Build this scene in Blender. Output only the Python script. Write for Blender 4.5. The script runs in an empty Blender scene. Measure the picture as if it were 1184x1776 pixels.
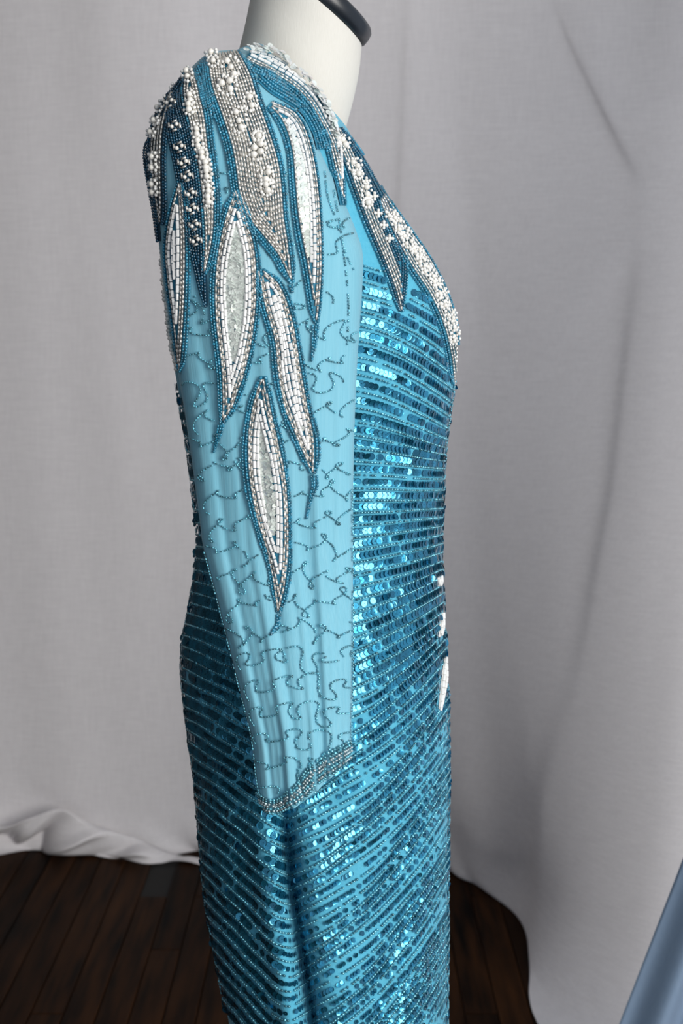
import bpy, math, random
import numpy as np
from mathutils import Vector, Matrix
from mathutils.bvhtree import BVHTree

random.seed(7)
rng = np.random.default_rng(7)
scene = bpy.context.scene
COL = scene.collection

# ------------------------------------------------------------------ camera
W_PX, H_PX, FPX = 1184.0, 1776.0, 2900.0
CAM = np.array([0.0, -1.65, 1.15])
PITCH = math.radians(6.0)
FWD = np.array([0.0, math.cos(PITCH), -math.sin(PITCH)])
UPV = np.array([0.0, math.sin(PITCH), math.cos(PITCH)])
cam_d = bpy.data.cameras.new('camera')
cam_d.sensor_fit = 'VERTICAL'
cam_d.sensor_height = 36.0
cam_d.lens = FPX / H_PX * 36.0
cam_d.clip_start = 0.05
cam_d.dof.use_dof = True
cam_d.dof.focus_distance = 1.49
cam_d.dof.aperture_fstop = 11.0
cam_o = bpy.data.objects.new('camera', cam_d)
COL.objects.link(cam_o)
cam_o.location = CAM
cam_o.rotation_euler = (math.pi / 2 - PITCH, 0, 0)
scene.camera = cam_o

# ------------------------------------------------------------------ light
world = bpy.data.worlds.new('room_light')
scene.world = world
world.use_nodes = True
bg = world.node_tree.nodes['Background']
bg.inputs[0].default_value = (0.82, 0.93, 1.10, 1)
bg.inputs[1].default_value = 0.62


def area(name, loc, target, sx, sy, power, col):
    l = bpy.data.lights.new(name, 'AREA')
    l.shape = 'RECTANGLE'
    l.size, l.size_y = sx, sy
    l.energy = power
    l.color = col
    o = bpy.data.objects.new(name, l)
    COL.objects.link(o)
    o.location = loc
    d = Vector(target) - Vector(loc)
    o.rotation_euler = d.to_track_quat('-Z', 'Y').to_euler()
    return o


area('window_daylight', (2.3, -3.1, 1.5), (-0.1, 0.3, 0.85), 1.6, 2.2, 138, (1.0, 0.965, 0.91))

scene.view_settings.view_transform = 'Standard'
scene.view_settings.look = 'None'
scene.view_settings.exposure = 0.0
scene.view_settings.gamma = 1.0
scene.view_settings.use_curve_mapping = False
scene.cycles.use_denoising = True

# ------------------------------------------------------------------ helpers


def ray(px, py):
    return FWD + (px - W_PX / 2) / FPX * np.array([1.0, 0, 0]) - (py - H_PX / 2) / FPX * UPV


def at(px, py, Y=0.0):
    """point of the place that the photograph shows at a pixel, at depth Y"""
    d = ray(px, py)
    return CAM + d * ((Y - CAM[1]) / d[1])


def proj(P):
    P = np.asarray(P, float)
    r = P - CAM
    z = r @ FWD
    return W_PX / 2 + r[..., 0] / z * FPX, H_PX / 2 - (r @ UPV) / z * FPX


def smooth(pts, n):
    """Catmull-Rom through pts, resampled to n points by arc length"""
    P = np.array(pts, float)
    Q = np.vstack([2 * P[0] - P[1], P, 2 * P[-1] - P[-2]])
    out = []
    for i in range(1, len(Q) - 2):
        t = np.linspace(0, 1, 14, endpoint=False)[:, None]
        p0, p1, p2, p3 = Q[i - 1], Q[i], Q[i + 1], Q[i + 2]
        out.append(0.5 * (2 * p1 + (p2 - p0) * t + (2 * p0 - 5 * p1 + 4 * p2 - p3) * t ** 2 + (3 * p1 - p0 - 3 * p2 + p3) * t ** 3))
    out = np.vstack(out + [P[-1][None]])
    return resample(out, n)


def resample(P, n):
    s = np.concatenate([[0], np.cumsum(np.linalg.norm(np.diff(P, axis=0), axis=1))])
    t = np.linspace(0, s[-1], n)
    return np.stack([np.interp(t, s, P[:, k]) for k in range(P.shape[1])], 1)


def link(name, me, mat, parent=None, smooth_shade=True):
    o = bpy.data.objects.new(name, me)
    COL.objects.link(o)
    if mat and not me.materials:
        me.materials.append(mat)
    if smooth_shade:
        me.polygons.foreach_set('use_smooth', np.ones(len(me.polygons), bool))
    if parent:
        o.parent = parent
        if parent.type == 'EMPTY':
            o.matrix_parent_inverse = Matrix.Translation(-parent.location)
    return o


def mesh(name, verts, faces):
    me = bpy.data.meshes.new(name)
    me.from_pydata([tuple(v) for v in verts], [], [tuple(int(i) for i in f) for f in faces])
    me.update()
    return me


def grid_faces(nr, nc, closed=False, flip=False):
    f = []
    for i in range(nr - 1):
        for j in range(nc if closed else nc - 1):
            a, b = i * nc + j, i * nc + (j + 1) % nc
            q = (a, b, b + nc, a + nc)
            f.append(q[::-1] if flip else q)
    return f


def empty(name, loc):
    o = bpy.data.objects.new(name, None)
    COL.objects.link(o)
    o.location = loc
    o.empty_display_size = 0.1
    return o


def tag(o, label, cat):
    o['label'] = label
    o['category'] = cat
    return o


# ------------------------------------------------------------------ materials
def mat_new(name):
    m = bpy.data.materials.new(name)
    m.use_nodes = True
    nt = m.node_tree
    return m, nt, nt.nodes['Principled BSDF']


def simple(name, col, rough=0.4, metal=0.0, spec=0.5, coat=0.0, var=0.0, trans=0.0):
    m, nt, b = mat_new(name)
    b.inputs['Base Color'].default_value = (*col, 1)
    b.inputs['Roughness'].default_value = rough
    b.inputs['Metallic'].default_value = metal
    b.inputs['Specular IOR Level'].default_value = spec
    b.inputs['Coat Weight'].default_value = coat
    b.inputs['Coat Roughness'].default_value = 0.08
    b.inputs['Transmission Weight'].default_value = trans
    if var > 0:
        g = nt.nodes.new('ShaderNodeNewGeometry')
        oi = nt.nodes.new('ShaderNodeObjectInfo')
        ad = nt.nodes.new('ShaderNodeMath'); ad.operation = 'ADD'
        fr = nt.nodes.new('ShaderNodeMath'); fr.operation = 'FRACT'
        mr = nt.nodes.new('ShaderNodeMapRange')
        mr.inputs['To Min'].default_value = 1 - var
        mr.inputs['To Max'].default_value = 1 + var
        hs = nt.nodes.new('ShaderNodeHueSaturation')
        hs.inputs['Color'].default_value = (*col, 1)
        nt.links.new(g.outputs['Random Per Island'], ad.inputs[0])
        nt.links.new(oi.outputs['Random'], ad.inputs[1])
        nt.links.new(ad.outputs[0], fr.inputs[0])
        nt.links.new(fr.outputs[0], mr.inputs['Value'])
        nt.links.new(mr.outputs[0], hs.inputs['Value'])
        nt.links.new(hs.outputs[0], b.inputs['Base Color'])
    return m


def fabric(name, c1, c2, scale=(400, 400, 60), rough=0.85, bump=0.25, translucent=0.0, sheen=0.2, cross=None):
    m, nt, b = mat_new(name)
    tc = nt.nodes.new('ShaderNodeTexCoord')
    mp = nt.nodes.new('ShaderNodeMapping')
    mp.inputs['Scale'].default_value = scale
    nz = nt.nodes.new('ShaderNodeTexNoise')
    nz.inputs['Scale'].default_value = 1.0
    nz.inputs['Detail'].default_value = 3
    mx = nt.nodes.new('ShaderNodeMix'); mx.data_type = 'RGBA'
    mx.inputs['A'].default_value = (*c1, 1)
    mx.inputs['B'].default_value = (*c2, 1)
    bp = nt.nodes.new('ShaderNodeBump')
    bp.inputs['Strength'].default_value = bump
    bp.inputs['Distance'].default_value = 0.001
    nt.links.new(tc.outputs['Object'], mp.inputs['Vector'])
    nt.links.new(mp.outputs[0], nz.inputs['Vector'])
    src = nz.outputs['Fac']
    if cross:                                   # weft threads across the warp
        mp2 = nt.nodes.new('ShaderNodeMapping')
        mp2.inputs['Scale'].default_value = cross
        nz2 = nt.nodes.new('ShaderNodeTexNoise')
        nz2.inputs['Scale'].default_value = 1.0
        nz2.inputs['Detail'].default_value = 3
        av = nt.nodes.new('ShaderNodeMix')
        nt.links.new(tc.outputs['Object'], mp2.inputs['Vector'])
        nt.links.new(mp2.outputs[0], nz2.inputs['Vector'])
        nt.links.new(src, av.inputs[2])
        nt.links.new(nz2.outputs['Fac'], av.inputs[3])
        src = av.outputs[0]
    nt.links.new(src, mx.inputs['Factor'])
    nt.links.new(src, bp.inputs['Height'])
    nt.links.new(mx.outputs['Result'], b.inputs['Base Color'])
    nt.links.new(bp.outputs[0], b.inputs['Normal'])
    b.inputs['Roughness'].default_value = rough
    b.inputs['Sheen Weight'].default_value = sheen
    b.inputs['Specular IOR Level'].default_value = 0.2
    if translucent > 0:
        tr = nt.nodes.new('ShaderNodeBsdfTranslucent')
        nt.links.new(mx.outputs['Result'], tr.inputs['Color'])
        ms = nt.nodes.new('ShaderNodeMixShader')
        ms.inputs[0].default_value = translucent
        out = nt.nodes['Material Output']
        nt.links.new(b.outputs[0], ms.inputs[1])
        nt.links.new(tr.outputs[0], ms.inputs[2])
        nt.links.new(ms.outputs[0], out.inputs['Surface'])
    return m


M = {}
M['chiffon'] = fabric('blue_chiffon', (0.18, 0.51, 0.65), (0.29, 0.64, 0.77), (700, 700, 12), 0.6, 0.25, 0.12, 0.25)
M['knit'] = fabric('blue_dress_fabric', (0.065, 0.39, 0.56), (0.125, 0.50, 0.67), (350, 350, 350), 0.7, 0.4, 0.0, 0.2)
M['backing'] = simple('deep_teal_net', (0.016, 0.18, 0.29), 0.7)
M['backing_dark'] = simple('navy_net', (0.006, 0.045, 0.085), 0.7)
M['teal'] = simple('teal_glass_beads', (0.022, 0.21, 0.33), 0.12, 0.0, 0.9, 0.6, 0.5)
M['navy'] = simple('dark_teal_glass_beads', (0.006, 0.07, 0.13), 0.12, 0.0, 0.9, 0.6, 0.5)
M['line'] = simple('blue_lined_beads', (0.13, 0.42, 0.52), 0.16, 0.5, 0.9, 0.6, 0.6)
M['silver'] = simple('silver_lined_bugles', (0.80, 0.77, 0.71), 0.28, 0.6, 0.8, 0.3, 0.28)
M['cuff'] = simple('silver_blue_beads', (0.40, 0.52, 0.55), 0.22, 0.6, 0.8, 0.4, 0.5)
M['white'] = simple('white_bugles', (0.86, 0.86, 0.84), 0.25, 0.0, 0.6, 0.3, 0.07)
M['pearl'] = simple('ivory_pearl', (0.87, 0.84, 0.77), 0.22, 0.0, 0.6, 0.5, 0.05)
M['seedpearl'] = simple('white_seed_pearl', (0.87, 0.86, 0.82), 0.25, 0.0, 0.6, 0.3, 0.06)
M['sequin'] = simple('turquoise_sequin', (0.020, 0.22, 0.36), 0.25, 0.8, 0.8, 0.55, 0.40)
M['iris'] = simple('iridescent_sequin', (0.80, 0.84, 0.80), 0.2, 0.15, 0.8, 0.5, 0.12)
M['iris'].node_tree.nodes['Principled BSDF'].inputs['Thin Film Thickness'].default_value = 420
M['form'] = fabric('cream_form_jersey', (0.68, 0.655, 0.59), (0.75, 0.725, 0.665), (900, 900, 120), 0.85, 0.15, 0, 0.15)
M['cap'] = simple('black_plastic', (0.010, 0.013, 0.018), 0.32, 0, 0.5)
M['metal'] = simple('steel', (0.5, 0.5, 0.5), 0.3, 1.0)
M['curtain'] = fabric('grey_voile', (0.70, 0.67, 0.685), (1.0, 0.97, 0.975), (330, 330, 22), 0.9, 0.25, 0.12, 0.1, (25, 25, 330))
M['sheet'] = fabric('daylight_blue_sheet', (0.23, 0.32, 0.45), (0.27, 0.36, 0.49), (260, 260, 60), 0.9, 0.2, 0.15, 0.1)  # pale cloth with the blue of the daylight put into its colour
M['wall_blocker'] = fabric('light_blocker_dark', (0.05, 0.042, 0.038), (0.06, 0.05, 0.045), (30, 30, 30), 0.9, 0.1)  # kept dark so the added left wall soaks up ambient light
M['added_ceiling'] = fabric('added_ceiling_white', (0.72, 0.71, 0.69), (0.76, 0.75, 0.73), (30, 30, 30), 0.9, 0.1)
M['wall'] = fabric('wall_paint', (0.5, 0.49, 0.48), (0.53, 0.52, 0.51), (30, 30, 30), 0.9, 0.1)


def wood():
    m, nt, b = mat_new('dark_stained_oak')
    tc = nt.nodes.new('ShaderNodeTexCoord')
    oi = nt.nodes.new('ShaderNodeObjectInfo')
    ad = nt.nodes.new('ShaderNodeVectorMath'); ad.operation = 'ADD'
    mp = nt.nodes.new('ShaderNodeMapping')
    mp.inputs['Scale'].default_value = (38, 3, 38)
    nz = nt.nodes.new('ShaderNodeTexNoise')
    nz.inputs['Scale'].default_value = 1.0
    nz.inputs['Detail'].default_value = 5
    cr = nt.nodes.new('ShaderNodeValToRGB')
    cr.color_ramp.elements[0].position = 0.3
    cr.color_ramp.elements[0].color = (0.0025, 0.0015, 0.0012, 1)
    cr.color_ramp.elements[1].position = 0.75
    cr.color_ramp.elements[1].color = (0.050, 0.019, 0.006, 1)
    hs = nt.nodes.new('ShaderNodeHueSaturation')
    mr = nt.nodes.new('ShaderNodeMapRange')
    mr.inputs['To Min'].default_value = 0.55
    mr.inputs['To Max'].default_value = 1.5
    cm = nt.nodes.new('ShaderNodeCombineXYZ')
    sc = nt.nodes.new('ShaderNodeMath'); sc.operation = 'MULTIPLY'; sc.inputs[1].default_value = 30
    L = nt.links.new
    L(oi.outputs['Random'], sc.inputs[0]); L(sc.outputs[0], cm.inputs[0]); L(sc.outputs[0], cm.inputs[1])
    L(tc.outputs['Object'], ad.inputs[0]); L(cm.outputs[0], ad.inputs[1])
    L(ad.outputs[0], mp.inputs['Vector']); L(mp.outputs[0], nz.inputs['Vector'])
    L(nz.outputs['Fac'], cr.inputs[0]); L(cr.outputs[0], hs.inputs['Color'])
    L(oi.outputs['Random'], mr.inputs['Value']); L(mr.outputs[0], hs.inputs['Value'])
    L(hs.outputs[0], b.inputs['Base Color'])
    b.inputs['Roughness'].default_value = 0.5
    b.inputs['Specular IOR Level'].default_value = 0.02
    return m


M['wood'] = wood()
M['gap'] = simple('dark_subfloor', (0.004, 0.003, 0.002), 0.9)

# ------------------------------------------------------------------ the setting
# floor: dark strip boards running away from the camera
fx0, fx1, fy0, fy1, pw = -1.5, 1.8, -2.2, 2.55, 0.057
fl = link('floor', mesh('floor', [(fx0, fy0, -0.02), (fx1, fy0, -0.02), (fx1, fy1, -0.02), (fx0, fy1, -0.02),
                                  (fx0, fy0, -0.006), (fx1, fy0, -0.006), (fx1, fy1, -0.006), (fx0, fy1, -0.006)],
                        [(3, 2, 1, 0), (4, 5, 6, 7), (0, 1, 5, 4), (1, 2, 6, 5), (2, 3, 7, 6), (3, 0, 4, 7)]), M['gap'], None, False)
fl['kind'] = 'structure'
fl['label'] = 'dark stained oak strip floor'


def board_mesh(l):
    hw, e = pw / 2 - 0.0008, 0.0012
    v = []
    for z, k in ((-0.006, 0), (-e, 0), (0, e)):
        v += [(-hw + k, k, z), (hw - k, k, z), (hw - k, l - k, z), (-hw + k, l - k, z)]
    f = [(8, 9, 10, 11)]
    for a in (0, 4):
        for j in range(4):
            f.append((a + j, a + (j + 1) % 4, a + 4 + (j + 1) % 4, a + 4 + j))
    me = mesh('plank', v, f)
    me.materials.append(M['wood'])
    return me


lens = [0.9, 1.2, 1.5]
bm_ = {l: board_mesh(l - 0.0015) for l in lens}
x = fx0 + pw / 2
while x < fx1:
    y = fy0 - random.uniform(0, 0.0)
    first = random.choice([0.9, 1.2, 1.5])
    l = first
    while y + l <= fy1 + 0.4:
        o = bpy.data.objects.new('plank', bm_[l])
        COL.objects.link(o)
        o.parent = fl
        o.location = (x, y, 0)
        y += l
        l = random.choice(lens)
    x += pw

wb = link('wall_back', mesh('wall_back', [(-1.6, 2.55, 0), (1.8, 2.55, 0), (1.8, 2.55, 2.6), (-1.6, 2.55, 2.6),
                                          (-1.6, 2.65, 0), (1.8, 2.65, 0), (1.8, 2.65, 2.6), (-1.6, 2.65, 2.6)],
                            [(0, 1, 2, 3), (7, 6, 5, 4), (0, 4, 5, 1), (2, 6, 7, 3), (1, 5, 6, 2), (0, 3, 7, 4)]), M['wall'], None, False)
wb['kind'] = 'structure'


wl = link('added_wall_left', mesh('added_wall_left', [(-1.5, -2.2, 0), (-1.5, 2.55, 0), (-1.5, 2.55, 2.6), (-1.5, -2.2, 2.6),
                                          (-1.6, -2.2, 0), (-1.6, 2.55, 0), (-1.6, 2.55, 2.6), (-1.6, -2.2, 2.6)],
                            [(0, 1, 2, 3), (7, 6, 5, 4), (0, 4, 5, 1), (2, 6, 7, 3), (1, 5, 6, 2), (0, 3, 7, 4)]), M['wall_blocker'], None, False)
wl['kind'] = 'structure'  # unseen dark wall, added to hold back ambient light from the left
ce = link('added_ceiling', mesh('added_ceiling', [(-1.6, -2.2, 2.6), (1.8, -2.2, 2.6), (1.8, 2.65, 2.6), (-1.6, 2.65, 2.6),
                                      (-1.6, -2.2, 2.7), (1.8, -2.2, 2.7), (1.8, 2.65, 2.7), (-1.6, 2.65, 2.7)],
                          [(3, 2, 1, 0), (4, 5, 6, 7), (0, 1, 5, 4), (1, 2, 6, 5), (2, 3, 7, 6), (3, 0, 4, 7)]), M['added_ceiling'], None, False)
ce['kind'] = 'structure'  # unseen ceiling, added to cut the ambient light from above

# ------------------------------------------------------------------ backdrop curtain
def seg_dist(X, Y, poly):
    """distance to a polyline and signed side (positive = right of it), in pixels"""
    best = np.full(X.shape, 1e9)
    side = np.zeros(X.shape)
    along = np.zeros(X.shape)
    lens_ = np.concatenate([[0], np.cumsum([math.hypot(b[0] - a[0], b[1] - a[1]) for a, b in zip(poly[:-1], poly[1:])])])
    k_seg = -1
    for (x0, y0), (x1, y1) in zip(poly[:-1], poly[1:]):
        dx, dy = x1 - x0, y1 - y0
        L2 = dx * dx + dy * dy
        k_seg += 1
        t = np.clip(((X - x0) * dx + (Y - y0) * dy) / L2, 0, 1)
        ex, ey = X - (x0 + t * dx), Y - (y0 + t * dy)
        d = np.hypot(ex, ey)
        s = np.sign(ex * dy - ey * dx)
        k = d < best
        best = np.where(k, d, best)
        side = np.where(k, s, side)
        along = np.where(k, (lens_[k_seg] + t * math.sqrt(L2)) / lens_[-1], along)
    return best, side, along


plan = [(-1.45, 2.05), (-1.3, 2.02), (-1.0, 2.04), (-.5, 2.0), (-.1, 2.01), (.12, 2.0), (.235, 1.94), (.33, 1.76), (.385, 1.5),
        (.378, 1.3), (.362, 1.10), (.40, .90), (.50, .78), (.75, .70), (1.2, .66), (1.7, .65)]
plan_top = [(-1.45, 2.05), (-1.3, 2.02), (-1.0, 2.04), (-.5, 2.0), (-.1, 2.01), (.12, 2.0), (.28, 1.99), (.45, 1.96), (.60, 1.92),
            (.70, 1.88), (.80, 1.84), (.90, 1.80), (1.05, 1.76), (1.22, 1.72), (1.45, 1.68), (1.75, 1.65)]
NT, NZ = 330, 190
pl, pt = smooth(plan, NT), smooth(plan_top, NT)
zs = np.concatenate([np.linspace(2.5, 0.12, NZ - 30), 0.12 * (1 - np.linspace(0, 1, 31)[1:]) ** 1.0])
T = np.gradient(pl, axis=0)
T /= np.linalg.norm(T, axis=1)[:, None]
Nn = np.stack([T[:, 1], -T[:, 0]], 1)          # towards the room
P = np.zeros((NZ, NT, 3))
sarc = np.concatenate([[0], np.cumsum(np.linalg.norm(np.diff(pl, axis=0), axis=1))])
wr = 1 / (1 + np.exp(-(pl[:, 0] - 0.30) / 0.03))   # the part that swings forward on the right
wr = np.maximum(wr, (np.arange(NT) > np.argmax(pl[:, 0] > 0.33)).astype(float) * wr.max())
for i, z in enumerate(zs):
    k_ = min(z / 1.6, 1.0) ** 0.38
    P[i, :, :2] = pl * (1 - k_) + pt * k_
    P[i, :, 2] = z
PX, PY = proj(P)
Z = P[:, :, 2]
D = 0.008 * np.sin(sarc * 5.2 + 0.6 * Z) + 0.003 * np.sin(sarc * 13 + 1.3 * Z + 1.0) + 0.0010 * np.sin(sarc * 29 - 1.1 * Z)
ridges = [
    ([(715, -200), (712, 60), (700, 330), (690, 700)], 0.016, 15, 0.8),
    ([(735, -200), (742, 60), (800, 340), (850, 700)], -0.016, 26, 0.5),
    ([(880, -200), (905, 150), (980, 300), (1010, 380)], -0.012, 40, 0.0),
    ([(960, -60), (985, 0), (1060, 160), (1120, 285), (1146, 322)], 0.034, 20, 0.9),
    ([(1146, 322), (1128, 350), (1080, 420), (1000, 520), (900, 640)], 0.014, 30, -0.8),
    ([(1050, -100), (1085, 120), (1130, 260)], -0.012, 24, 0.3),
    ([(1140, 330), (1128, 480), (1110, 640), (1085, 850), (1040, 1080), (1000, 1250)], 0.018, 24, 0.9),
    ([(1010, 1180), (965, 1380), (950, 1560), (942, 1700)], 0.012, 26, 0.9),
    ([(880, 1000), (900, 1250), (930, 1450), (890, 1540)], 0.010, 40, -0.5),
    ([(800, 1420), (830, 1460), (880, 1480), (930, 1440)], 0.008, 18, 0.4),
    ([(150, 150), (190, 380), (240, 640), (290, 860)], -0.007, 34, 0.3),
    ([(30, 1330), (100, 1370), (160, 1400), (260, 1440), (330, 1480)], 0.007, 20, 0.6),
    ([(230, 300), (250, 700), (300, 1200)], 0.006, 60, 0.0),
    ([(60, 500), (80, 900), (60, 1300)], -0.008, 70, 0.0),
]
for poly, amp, sg, skew in ridges:
    d, s, al = seg_dist(PX, PY, poly)
    width = 1.5 * sg * (1 + skew * s)
    width = np.maximum(width, sg * 0.75)
    D += 0.75 * amp * np.exp(-(d / width) ** 2 / 2) * np.clip(np.minimum(al, 1 - al) / 0.3, 0, 1) ** 0.7
# the last centimetres spread on to the boards
foot = np.clip(1 - Z / 0.10, 0, 1) ** 2
D += foot * (0.03 + (1 - wr) * (0.02 * np.sin(sarc * 21) + 0.012 * np.sin(sarc * 47 + 1)))
P[:, :, 0] += D * Nn[None, :, 0]
P[:, :, 1] += D * Nn[None, :, 1]
P[:, :, 2] = np.maximum(P[:, :, 2], 0.002)
back_me = mesh('fabric_backdrop', P.reshape(-1, 3), grid_faces(NZ, NT, flip=False))
backdrop = empty('fabric_backdrop', (-0.3, 2.0, 0))
tag(backdrop, 'pale grey sheer cloth backdrop hanging in soft folds down to the dark floor', 'backdrop')
link('curtain_panel', back_me, M['curtain'], backdrop)


# rumpled hem lying in front of the panel at the left
def rumple(pts_top, pts_bot, name):
    nU, nV = 150, 14
    a = smooth(pts_top, nU)
    b = smooth(pts_bot, nU)
    V = []
    for j in range(nV):
        t = j / (nV - 1)
        for i in range(nU):
            q = a[i] * (1 - t) + b[i] * t
            w = math.sin(math.pi * t)
            u = i / nU
            q = q + np.array([0, -0.018 * w * (1 + 0.8 * math.sin(u * 41 + 3 * t)) - 0.006 * math.sin(u * 90 + 5 * t) * w,
                              0.006 * w * math.sin(u * 57 + 2)])
            V.append(q)
    me = mesh(name, V, grid_faces(nV, nU, flip=True))
    o = link(name, me, M['curtain'], backdrop)
    md = o.modifiers.new('thickness', 'SOLIDIFY')
    md.thickness = 0.0015
    return o


top = [at(-260, 1400, 1.95), at(-120, 1430, 1.95), at(0, 1436, 1.95), at(50, 1420, 1.95), at(105, 1404, 1.95), at(160, 1430, 1.95),
       at(230, 1452, 1.95), at(300, 1480, 1.95), at(345, 1488, 1.95), at(420, 1486, 1.95)]


def onfloor(px, py, z=0.004):
    d = ray(px, py)
    return CAM + d * ((z - CAM[2]) / d[2])


bot = [onfloor(-260, 1440), onfloor(-120, 1462), onfloor(0, 1446), onfloor(28, 1468), onfloor(62, 1458), onfloor(84, 1482),
       onfloor(185, 1484), onfloor(250, 1497), onfloor(310, 1492), onfloor(420, 1492)]
rumple(top, bot, 'gathered_hem')

# daylight-blue sheet at far right, unseen upper part sized to shade the backdrop
nU, nV = 60, 70
V = []
for j in range(nV):
    z = 2.3 * (1 - j / (nV - 1)) + 0.003
    for i in range(nU):
        u = i / (nU - 1)
        xe = 0.396 + 0.36 * (z - 0.245)
        V.append((xe + u * 0.27, 0.55 - 0.05 * u + 0.014 * math.sin(u * 26 + z * 2) + 0.012 * math.exp(-u * 30), z))
sh = link('hanging_sheet', mesh('hanging_sheet', V, grid_faces(nV, nU, flip=True)), M['sheet'])
md = sh.modifiers.new('thickness', 'SOLIDIFY'); md.thickness = 0.001
tag(sh, 'pale cloth with daylight blue in its colour and a slanting edge in the lower right corner beside the grey backdrop', 'sheet')

# ------------------------------------------------------------------ gown: body shell
# rings: back point, front point (pixels on the centre plane), half width
rings = [
    ((440, 78), (605, 231), .070), ((398, 100), (626, 270), .104), ((345, 140), (662, 334), .128), ((304, 205), (716, 402), .142),
    ((283, 300), (762, 478), .140), ((279, 420), (790, 560), .136), ((289, 550), (787, 645), .131), ((306, 650), (778, 712), .124),
    ((324, 750), (770, 776), .118), ((337, 850), (766, 855), .113), ((345, 930), (763, 930), .111), ((338, 1010), (765, 1010), .120),
    ((319, 1130), (771, 1130), .140), ((325, 1220), (774, 1220), .147), ((340, 1330), (775, 1330), .150), ((350, 1440), (774, 1440), .151),
    ((359, 1540), (773, 1540), .152), ((377, 1640), (773, 1640), .152), ((402, 1776), (772, 1776), .152), ((428, 1960), (772, 1960), .156),
    ((442, 2200), (776, 2200), .162), ((446, 2500), (782, 2500), .170), ((448, 2855), (790, 2855), .178)]
arr = []
for (l, r, b) in rings:
    L3, R3 = at(*l), at(*r)
    arr.append([L3[0], L3[2], R3[0], R3[2], b])
arr = np.array(arr)


def cr_dense(A, sub):
    Q = np.vstack([2 * A[0] - A[1], A, 2 * A[-1] - A[-2]])
    out = []
    for i in range(1, len(Q) - 2):
        for t in np.linspace(0, 1, sub, endpoint=False):
            p0, p1, p2, p3 = Q[i - 1], Q[i], Q[i + 1], Q[i + 2]
            out.append(0.5 * (2 * p1 + (p2 - p0) * t + (2 * p0 - 5 * p1 + 4 * p2 - p3) * t ** 2 + (3 * p1 - p0 - 3 * p2 + p3) * t ** 3))
    out.append(A[-1])
    return np.array(out)


dense = cr_dense(arr, 8)
NTH = 180


def shell(dense, inset=0.0, folds=True, n=2.25):
    V = []
    th = np.linspace(0, 2 * math.pi, NTH, endpoint=False)
    c, s = np.cos(th), np.sin(th)
    cc = np.sign(c) * np.abs(c) ** (2 / n)
    ss = np.sign(s) * np.abs(s) ** (2 / n)
    for row in dense:
        xl, zl, xr, zr, b = row
        L = math.hypot(xr - xl, zr - zl)
        k = (L / 2 - inset) / (L / 2)
        X = (xl + xr) / 2 + (xr - xl) / 2 * k * cc
        Zz = (zl + zr) / 2 + (zr - zl) / 2 * k * cc
        Yy = -(b - inset) * ss
        V.append(np.stack([X, Yy, Zz], 1))
    V = np.array(V)
    V[:, :, 2] = np.maximum(V[:, :, 2], 0.012)
    if folds:
        px, py = proj(V)
        near = V[:, :, 1] < 0
        ramp = np.clip((py - 1330) / 160, 0, 1)
        vx = np.interp(py, [1380, 1411, 1550, 1696, 1776, 2400], [488, 494, 507, 530, 542, 600])
        dx = px - vx
        d = 0.036 * np.exp(-(dx / 12) ** 2) - 0.012 * np.exp(-((dx + 40) / 22) ** 2) - 0.010 * np.exp(-((dx - 50) / 36) ** 2)
        d += 0.006 * np.sin((px - 610) / 24.0 + py / 300) * np.clip((dx - 60) / 60, 0, 1)
        V[:, :, 1] += np.where(near, d * ramp, 0)
    return V


body = shell(dense)
nR = body.shape[0]
GX = at(585, 1500)[0]
gown = empty('evening_gown', (GX, 0, 0))
tag(gown, 'turquoise sequined evening gown with a beaded leaf sleeve worn by the cream dress form', 'dress')
body_faces = grid_faces(nR, NTH, closed=True, flip=True)
bod_o = link('gown_body', mesh('gown_body', body.reshape(-1, 3), body_faces), M['knit'], gown)
bod_o['label'] = 'fitted turquoise body of the gown'

# ------------------------------------------------------------------ gown: sleeve shell
srows = [  # left, right, Yc, T
    ((372, 93), (436, 90), -.085, .012), ((356, 99), (447, 96), -.090, .030), ((333, 122), (464, 114), -.098, .052), ((304, 155), (486, 142), -.104, .068),
    ((279, 195), (511, 180), -.108, .080), ((262, 235), (535, 222), -.112, .086), ((254, 275), (556, 264), -.116, .086), ((258, 315), (576, 306), -.120, .084),
    ((266, 355), (596, 348), -.124, .080), ((274, 405), (617, 400), -.130, .074), ((279, 445), (629, 442), -.136, .066), ((285, 500), (628, 500), -.142, .058),
    ((294, 560), (624, 560), -.146, .052), ((304, 620), (620, 620), -.149, .047), ((318, 700), (616, 700), -.151, .042), ((333, 800), (613, 800), -.154, .037),
    ((346, 900), (612, 900), -.157, .034), ((353, 950), (612, 950), -.160, .032), ((374, 1030), (612, 1030), -.167, .030), ((392, 1100), (612, 1100), -.173, .029),
    ((408, 1165), (611, 1160), -.178, .029), ((425, 1235), (610, 1215), -.182, .028), ((437, 1290), (609, 1250), -.184, .027), ((443, 1345), (609, 1275), -.186, .026),
    ((448, 1380), (609, 1293), -.186, .025), ((460, 1406), (609, 1308), -.186, .022)]
sa = []
for l, r, yc, t in srows:
    a, b = at(*l, yc), at(*r, yc)
    sa.append([a[0], a[2], b[0], b[2], yc, t])
sd = cr_dense(np.array(sa), 8)
NS = 160


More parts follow.
